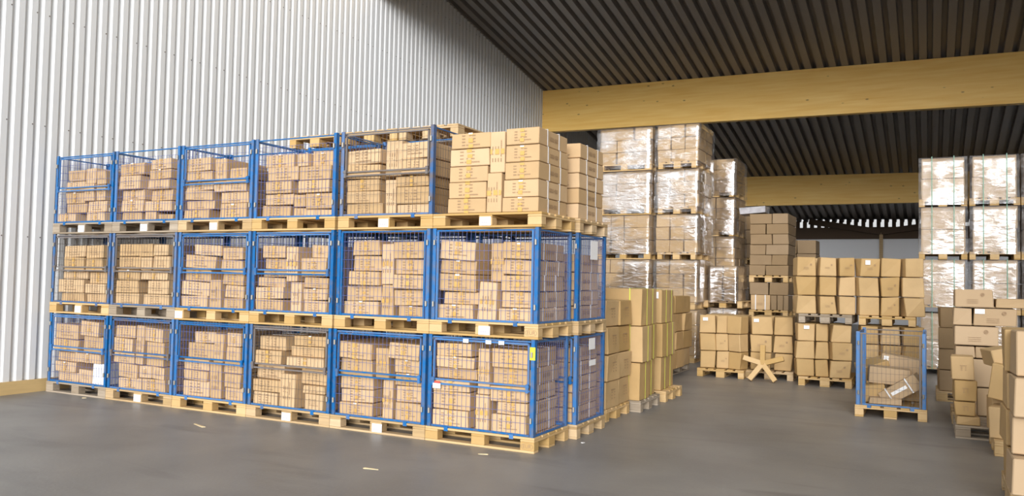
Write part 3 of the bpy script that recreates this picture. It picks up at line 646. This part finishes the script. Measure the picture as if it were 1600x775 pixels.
# ------------------------------------------------------------------ loads wrapped in film
def film(x0, x1, y0, y1, z0, z1, m, label, group, seed=0, straps=None):
    rr = random.Random(seed); nx, ny, nz = 10, 10, 8; v = []; f = []
    ring = [(x0+(x1-x0)*i/nx, y0) for i in range(nx)] + [(x1, y0+(y1-y0)*i/ny) for i in range(ny)] + [(x1-(x1-x0)*i/nx, y1) for i in range(nx)] + [(x0, y1-(y1-y0)*i/ny) for i in range(ny)]
    cx, cy = (x0+x1)/2, (y0+y1)/2; n = len(ring)
    for k in range(nz+1):
        for (x, y) in ring:
            d = rr.uniform(0.0, 0.022); s = Vector((x-cx, y-cy)).normalized()
            v.append((x-cx+s.x*d, y-cy+s.y*d, (z1-z0)*k/nz))
    for k in range(nz):
        for i in range(n): j = (i+1) % n; f.append((k*n+i, k*n+j, (k+1)*n+j, (k+1)*n+i))
    f.append(tuple(nz*n+i for i in range(n)))
    o = add('stretch_film', mesh_from('stretch_film', v, f, m, True), loc=(cx, cy, z0), label=label, cat='stretch film', group=group)
    o.data.polygons[-1].use_smooth = False
    for sx in (straps or ()):
        b = MB(); xx = x0+(x1-x0)*sx-cx; b.box(xx-0.007, xx+0.007, y0-cy-0.03, y0-cy-0.027, 0, z1-z0+0.02).box(xx-0.007, xx+0.007, y0-cy-0.03, y1-cy, z1-z0+0.004, z1-z0+0.007)
        add('strap', b.mesh('strap', 'gstrap'), o, label='thin green strap')
    return o
LVN = ['floor', 'second', 'third', 'fourth', 'fifth']
def load(tower, lv, x0, x1, y0, y1, z0, z1, nx, ny, nz, m, group, skip=lambda i, j, k: False, wob=3.0, off=0.02, bricks=None, what='brown carton'):
    """cartons of one pallet load, only those on the sides that can be seen"""
    h = (z1-z0)/nz; PX = {1: ['single'], 2: ['left', 'right'], 3: ['left', 'centre', 'right'], 4: ['far left', 'left', 'right', 'far right']}[nx]
    PY = ['front', 'rear', 'third']
    for k in range(nz):
        cuts = [x0+(x1-x0)*i/nx for i in range(nx+1)]
        if bricks and nx == 2: cuts[1] = x0+(x1-x0)*(bricks if k % 2 else 1-bricks)
        for j in range(ny):
            for i in range(nx):
                if skip(i, j, k): continue
                rr = random.Random(int(x0*1000) ^ (lv*77+k*7+j*3+i))
                dy = (y1-y0)/ny; ya = y0+dy*j + rr.uniform(0, off)
                ln = ['lowest', 'second', 'third', 'fourth', 'fifth', 'sixth'][k]
                carton(cuts[i]+0.004+rr.uniform(0, off*0.4), cuts[i+1]-0.004, ya, y0+dy*(j+1)-0.004, z0+h*k, z0+h*(k+1), m, f'{what}, {PX[i]} {PY[j]}, {ln} layer, {LVN[lv]} level, {tower}', group, yaw=rr.uniform(-wob, wob), jit=0.008, bev=0.007)
def tower(tag, x0, x1, y0, y1, levels, nx, ny, nz, m, fm, pm='wood', skip=None, straps=None, rz=0, wrap=True, side=True, nxl=None, bricks=None, wob=2.5):
    cx, cy = (x0+x1)/2, (y0+y1)/2
    for lv, (za, zb) in enumerate(levels):
        pallet(cx, cy if rz == 0 else y0+0.6, za, pm, f'wooden pallet at the {LVN[lv]} level of the {tag}', 'pallets of the tall towers', rz=rz)
        nn = (nxl or {}).get(lv, nx)
        load(tag, lv, x0+0.02, x1-0.02, y0+0.02, y1-0.02, za+0.146, zb-0.006, nn, ny, nz, m, 'cartons of the ' + tag, skip=lambda i, j, k: (j > 0 and not (side and i == nn-1)), bricks=bricks, wob=wob)
        if wrap: film(x0-0.01, x1+0.01, y0-0.012, y1, za+(0.03 if lv > 2 else 0.10), zb-0.004, fm, f'clear stretch film around the {LVN[lv]} level load of the {tag}', 'stretch film on the tall towers', seed=lv*13+int(x0*100), straps=straps)
LW = [(0, 1.08), (1.08, 2.10), (2.10, 3.04), (3.04, 3.98), (3.98, 4.90)]
tower('left wrapped tower', -3.13, -1.93, 9.5, 10.3, LW, 3, 1, 3, 'brown', 'film', nxl={0: 3, 1: 4, 2: 4}, wob=4)
tower('right wrapped tower', -1.84, -0.92, 9.5, 10.7, LW, 3, 2, 3, 'brown', 'film', rz=90)
L3W = [(0, 0.92), (0.92, 1.80), (1.80, 2.68), (2.68, 3.56), (3.56, 4.42)]
tower('shorter wrapped tower behind', -1.45, -0.58, 11.35, 12.55, L3W, 2, 2, 3, 'brown', 'film', rz=90)
tower('far wrapped load', -0.86, -0.28, 10.15, 11.3, [(0, 1.12), (1.12, 2.0)], 2, 1, 3, 'brown', 'film', rz=90)
LR = [(0, 1.15), (1.15, 2.15), (2.15, 3.14), (3.14, 4.07)]
tower('green strapped tower', 3.085, 3.86, 10.3, 11.5, LR, 1, 1, 2, 'pale', 'filmwhite', straps=(0.27, 0.73), rz=90, wob=0.6)
tower('green strapped tower farther right', 3.93, 4.68, 10.3, 11.5, LR, 1, 1, 2, 'pale', 'filmwhite', straps=(0.27, 0.75), rz=90, wob=0.6)
tower('green strapped tower at far right', 4.74, 5.5, 10.3, 11.5, LR, 1, 1, 2, 'pale', 'filmwhite', straps=(0.27, 0.75), rz=90, wob=0.6)
# brown cartons stacked like bricks
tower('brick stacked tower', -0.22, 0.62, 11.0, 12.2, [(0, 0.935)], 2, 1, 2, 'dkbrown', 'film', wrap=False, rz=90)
pallet(0.2, 11.6, 0.935, 'wood', 'wooden pallet at the second level of the brick stacked tower', 'pallets of the tall towers', rz=90)
so = carton(-0.16, 0.24, 11.0, 11.6, 1.081, 1.40, 'tan', 'tan carton with two white straps low in the brick stacked tower', 'strapped carton far back', pr=6)
for sx in (-0.1, 0.1): add('strap', MB().box(-0.01, 0.01, -0.003, 0, 0, 0.314).box(-0.01, 0.01, -0.003, 0.6, 0.314, 0.317).mesh('strap', 'strap'), so, (sx, -0.307, 0), label='white strap')
for i_, (a_, b_) in enumerate(((0.25, 0.37), (0.38, 0.50), (0.51, 0.61))): carton(a_, b_, 11.02, 11.6, 1.081, 1.40, 'dkbrown', f'narrow upright brown carton beside the strapped tan one, {["left", "middle", "right"][i_]} of three', 'cartons of the brick stacked tower')
load('brick stacked tower', 1, -0.2, 0.6, 11.02, 12.18, 1.40, 1.67, 2, 1, 1, 'dkbrown', 'cartons of the brick stacked tower')
pallet(0.2, 11.6, 1.67, 'wood', 'wooden pallet at the third level of the brick stacked tower', 'pallets of the tall towers', rz=90)
load('brick stacked tower', 2, -0.2, 0.6, 11.02, 12.18, 1.816, 3.14, 2, 1, 6, 'dkbrown', 'cartons of the brick stacked tower', bricks=0.58, wob=0.8, off=0.01)
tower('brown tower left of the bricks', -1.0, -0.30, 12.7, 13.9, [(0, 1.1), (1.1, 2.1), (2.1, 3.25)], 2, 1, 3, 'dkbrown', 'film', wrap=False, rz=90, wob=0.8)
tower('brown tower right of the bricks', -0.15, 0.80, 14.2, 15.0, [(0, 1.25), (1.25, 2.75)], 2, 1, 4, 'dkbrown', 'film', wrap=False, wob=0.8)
carton(-0.42, 0.12, 11.05, 11.6, 3.15, 3.31, 'silver', 'silvery film wrapped bundle lying on the brick stacked tower', 'bundle', tilt=-3.5, cat='bundle', name='wrapped_bundle', jit=0.02)

# ------------------------------------------------------------------ loose kraft loads in the aisle
def loose(phrase, group, cols, y0, dep, z0, zs, m='kraft', labs=None):
    """cols: (x0, x1, yaw, y offset) ; zs: layer tops"""
    PX = ['left', 'centre', 'right', 'far right']
    for ci, (xa, xb, yaw, yo) in enumerate(cols):
        z = z0
        for zi, h in enumerate(zs):
            rr = random.Random(int(xa*991)+zi*17+int(z0*10))
            sg = yaw + rr.uniform(-6, 6)
            carton(xa-0.012+rr.uniform(-.008,.008), xb+0.014+rr.uniform(-.008,.008), y0+yo+rr.uniform(-.02,.02), y0+yo+dep*0.72, z, z+h, m, f'{phrase}, {PX[ci]} column, {ORD[zi]} layer up', group, yaw=sg, tilt=rr.uniform(-1, 1),
                   jit=0.016, bev=0.01, pr=6 if rr.random() < 0.25 else None, lab=(labs or {}).get((ci, zi)))
            z += h
    x0_, x1_ = cols[0][0], cols[-1][1]; z = z0
    for zi, h in enumerate(zs):
        carton(x0_+0.02, x1_-0.02, y0+0.42, y0+0.85, z, z+h, m, f'wide {phrase}, rear, {ORD[zi]} layer up', group, jit=0.012, bev=0.01); z += h
TL = (-0.04, 0.24, 0.085, 0.055)
pallet(0.04, 7.90, 0, 'wood', 'wooden pallet under the three layer kraft load behind the star, left', 'pallets in the aisle', rz=90)
loose('kraft carton of the left load behind the wooden star', 'loose kraft loads', [(-0.34, -0.10, 14, 0.02), (-0.05, 0.13, 12, 0.08), (0.19, 0.41, -16, 0.02)], 7.32, 0.36, 0.15, [0.30, 0.305, 0.315], labs={(0, 2): TL})
pallet(0.81, 8.12, 0, 'woodmid', 'wooden pallet under the three layer kraft load right behind the star', 'pallets in the aisle', rz=90)
loose('kraft carton of the load right behind the wooden star', 'loose kraft loads', [(0.49, 0.80, 13, 0.03), (0.88, 1.14, 12, 0.08)], 7.55, 0.38, 0.15, [0.30, 0.305, 0.315], labs={(0, 2): (-0.1, 0.24, 0.085, 0.055)})
pallet(1.76, 7.62, 0, 'wood', 'wooden pallet under the kraft load left of the small cage', 'pallets in the aisle', rz=90)
loose('kraft carton of the lower load left of the small cage', 'loose kraft loads', [(1.31, 1.55, 17, 0.02), (1.61, 1.78, 10, 0.08), (1.84, 2.10, 14, 0.0)], 7.04, 0.38, 0.15, [0.28, 0.285, 0.29], labs={(0, 2): (0.0, 0.22, 0.085, 0.055)})
pallet(2.66, 7.62, 0, 'wood', 'wooden pallet under the kraft load behind the small cage', 'pallets in the aisle', rz=90)
loose('kraft carton of the lower load behind the small cage', 'loose kraft loads', [(2.26, 2.50, 14, 0.02), (2.57, 2.80, 15, 0.04), (2.88, 3.12, 12, 0.02)], 7.04, 0.38, 0.15, [0.28, 0.285, 0.29])
pallet(1.76, 7.62, 1.012, 'woodold', 'weathered pallet carrying the upper left kraft load', 'pallets in the aisle', rz=90)
loose('kraft carton of the upper left load', 'loose kraft loads', [(1.29, 1.56, 20, 0.0), (1.64, 1.86, 15, 0.04), (1.94, 2.15, 18, 0.08)], 7.04, 0.36, 1.158, [0.30, 0.31, 0.31])
pallet(2.66, 7.62, 1.012, 'wood', 'yellow pallet carrying the upper right kraft load', 'pallets in the aisle', rz=90)
loose('kraft carton of the upper right load', 'loose kraft loads', [(2.24, 2.50, 17, 0.0), (2.57, 2.80, 18, 0.02), (2.88, 3.13, 16, 0.0)], 7.04, 0.38, 1.158, [0.30, 0.31, 0.30], labs={(0, 2): (-0.05, 0.22, 0.075, 0.07)})

# ------------------------------------------------------------------ wooden star leaning in the aisle
st = add('wooden_star', None, loc=(0.785, 7.10, 0.30), rot=(R(-14), 0, 0), label='five armed star of pale timber leaning against the kraft load', cat='wooden star')
for k, (dx, dz) in enumerate(((-0.01, 0.31), (0.33, 0.105), (0.215, -0.275), (-0.20, -0.275), (-0.315, 0.085))):
    L_ = math.hypot(dx, dz); me = chamfer('arm', 0.082, 0.07, L_-0.01, 0.004, 'wood', 0.001, 70+k)
    add('arm', me, st, (dx/L_*0.01, 0, dz/L_*0.01), (0, math.atan2(dx, dz), 0))
add('hub', MB().tube((0, -0.045, 0), (0, 0.03, 0), 0.03, 5).mesh('hub', 'wood'), st)

# ------------------------------------------------------------------ small cage of loose cartons in the aisle
pallet(2.82, 4.75, 0, 'wood', 'yellow wooden pallet under the small blue cage in the aisle', 'pallets in the aisle', rz=90)
sc = cage(2.82, 4.75, 0.144, 'full', 'small blue cage with a solid side panel, standing alone in the aisle', 'cage in the aisle', L=0.8, W=1.2, solid_left=True, m2='rust', wm='wiregrey')
add('corner_plate', MB().box(0, 0.11, -0.004, 0.004, 0, CH-0.01).mesh('corner_plate', 'blue'), sc, (-0.39, -0.575, 0), label='solid blue corner plate')
def junk(x, y, z, sx, sy, sz, rot, m, label, straps=0, lab=None):
    return carton(x-sx/2, x+sx/2, y-sy/2, y+sy/2, z, z+sz, m, label, 'cartons thrown into the small cage', yaw=rot[2], tilt=rot[1], pitch=rot[0], straps=straps, jit=0.014, lab=lab)
JK = junk(2.98, 4.45, 0.25, 0.50, 0.26, 0.20, (0, -33, -6), 'pale', 'strapped carton lying tilted at the front of the small cage', 0, lab=(0.0, 0.10, 0.20, 0.04))
for sx in (-0.13, 0.13): add('strap', MB().box(-0.008, 0.008, -0.003, 0, 0, 0.196).mesh('strap', 'strap'), JK, (sx, -0.148, 0), label='white strap')
junk(2.78, 4.70, 0.37, 0.50, 0.24, 0.22, (0, 3, 4), 'pale', 'pale carton in the middle of the small cage')
junk(2.60, 4.55, 0.16, 0.30, 0.28, 0.22, (0, -6, 10), 'kraft', 'crushed kraft carton at lower left of the small cage')
junk(2.90, 5.05, 0.50, 0.46, 0.28, 0.22, (0, 8, -4), 'pale', 'carton with white sticker at the back of the small cage', lab=(-0.17, 0.15, 0.06, 0.07))
junk(2.60, 4.98, 0.44, 0.36, 0.30, 0.20, (10, -18, 14), 'kraft', 'open kraft carton slumped at back left of the small cage')
junk(2.85, 5.0, 0.15, 0.60, 0.40, 0.34, (0, 0, 3), 'kraft', 'large kraft carton at the bottom back of the small cage')
junk(2.76, 4.35, 0.155, 0.36, 0.16, 0.09, (0, 0, 2), 'pale', 'flat carton at the front bottom of the small cage')

# ------------------------------------------------------------------ cartons along the right side
def rc(x0, x1, y0, y1, z0, z1, m, label, **k): return carton(x0, x1, y0, y1, z0, z1, m, label, 'cartons along the right side', jit=0.009, bev=0.008, **k)
pallet(3.93, 6.70, 0, 'woodmid', 'used pallet under the shaded cartons right of the small cage', 'pallets on the right')
zz = 0.146
for i, h in enumerate((0.30, 0.30, 0.30, 0.29)):
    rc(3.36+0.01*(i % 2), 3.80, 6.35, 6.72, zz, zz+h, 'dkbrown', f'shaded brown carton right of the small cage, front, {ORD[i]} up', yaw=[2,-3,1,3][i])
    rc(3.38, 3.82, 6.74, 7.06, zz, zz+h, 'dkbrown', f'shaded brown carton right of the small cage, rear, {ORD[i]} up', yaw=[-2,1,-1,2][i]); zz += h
pallet(4.08, 4.6, 0, 'woodmid', 'used pallet under the neat pale carton pile on the right', 'pallets on the right')
P_ = 'pale', 
for (a, b_, z0, z1, lb, kw) in ((3.51, 3.73, 0.146, 0.47, 'pale carton hidden low at left of the neat right pile', {}), (3.74, 3.98, 0.146, 0.47, 'pale carton hidden low at right of the neat right pile', {}),
        (3.51, 3.95, 0.475, 0.80, 'pale carton low in the neat right pile', {}),
        (3.51, 3.71, 0.805, 0.945, 'small flat pale carton left, third layer of neat right pile', {}), (3.72, 3.955, 0.805, 0.945, 'small flat pale carton right, third layer of neat right pile', {}),
        (3.505, 3.945, 0.95, 1.175, 'wide pale carton with round mark, neat right pile', dict(pr=6)),
        (3.495, 3.69, 1.18, 1.385, 'short pale carton beside the labelled one, neat right pile', {}), (3.70, 4.125, 1.18, 1.385, 'long pale carton with white label, neat right pile', dict(pr=6, lab=(-0.15, 0.165, 0.10, 0.055))),
        (3.515, 3.90, 1.39, 1.605, 'topmost pale carton of the neat right pile', dict(pr=6)), (3.93, 4.3, 1.39, 1.50, 'flat dark carton beside the topmost pale carton', {})):
    rc(a, b_, 4.02, 4.62, z0, z1, 'brown' if 'dark' in lb else 'pale', lb, **kw)
pallet(4.09, 3.57, 0, 'woodold', 'weathered pallet under the small kraft carton column on the right', 'pallets on the right')
zz = 0.146
for i, (h, a, b_) in enumerate(((0.10, 3.50, 3.71), (0.155, 3.49, 3.68), (0.225, 3.48, 3.68), (0.255, 3.455, 3.67))):
    rc(a, b_, 3.18, 3.55, zz, zz+h, 'kraft', f'small kraft carton, {ORD[i]} up in the narrow right column', yaw=[2,-2,3,-1][i], pr=5 if i else None); zz += h
pallet(4.40, 2.72, 0, 'wood', 'bright wooden pallet edge under the slumped cartons on the right', 'pallets on the right')
rc(3.80, 4.10, 2.45, 2.85, 0.146, 0.45, 'kraft', 'kraft carton at the bottom of the slumped pile', yaw=-12, tilt=0)
rc(3.80, 4.08, 2.90, 3.20, 0.146, 0.50, 'kraft', 'kraft carton low behind the slumped pile', yaw=8, tilt=0)
rc(3.79, 4.05, 2.60, 2.95, 0.50, 0.86, 'kraft', 'slumped kraft carton leaning into the aisle', yaw=-15, tilt=10)
rc(3.78, 4.05, 2.75, 3.10, 0.84, 1.02, 'kraft', 'torn kraft carton on top of the slumped pile', yaw=14, tilt=-12)
# near stack at the right edge of the picture
pallet(4.36, 0.5, 0, 'woodmid', 'used pallet under the nearest cartons at right edge', 'pallets on the right')
zz = 0.146
for i, h in enumerate((0.27, 0.275, 0.285, 0.33)):
    rc(3.76+[0.0, 0.02, 0.02, 0.035][i], 4.30, [-.02, .10, .02, .12][i], 0.42, zz, zz+h, 'pale', f'large pale carton at right edge, front, {ORD[i]} up', yaw=[.5,-1,1,2][i])
    rc(3.76+[0.01, 0.0, 0.01, 0.0][i], 4.30, 0.44, 0.96, zz, zz+h, 'kraft', f'large kraft carton at right edge, behind, {ORD[i]} up', yaw=[-1,1,0,-2][i]); zz += h

# ------------------------------------------------------------------ litter on the floor
def splinter(x, y, l_, w_, rz, label, m='splinter'):
    b = MB(); b.v = [(-l_/2,-w_/2,0),(l_/2,-w_*0.3,0),(l_/2*0.9,w_*0.3,0),(-l_/2*0.9,w_/2,0),(-l_/2,-w_/2,0.006),(l_/2,-w_*0.3,0.004),(l_/2*0.9,w_*0.3,0.004),(-l_/2*0.9,w_/2,0.008)]
    b.f = [(0,3,2,1),(4,5,6,7),(0,1,5,4),(1,2,6,5),(2,3,7,6),(3,0,4,7)]
    add('wood_splinter', b.mesh('wood_splinter', m), loc=(x, y, 0.0), rot=(0, 0, R(rz)), label=label, cat='splinter', group='litter on the floor')
splinter(*(-3.621, -0.644), 0.26, 0.035, 160, 'long pale wood splinter on the floor before the third stack')
splinter(*(-6.296, -0.090), 0.05, 0.03, 40, 'tiny pale scrap on the floor before the wall stack')
splinter(*(-0.901, -1.261), 0.14, 0.02, 10, 'thin pale splinter on the floor before the fifth stack')
splinter(*(0.186, 0.738), 0.04, 0.025, 75, 'white scrap on the floor beside the near corner pallet', 'paper')
splinter(*(-0.391, -0.259), 0.10, 0.02, 200, 'small pale splinter on the floor before the corner pallet')
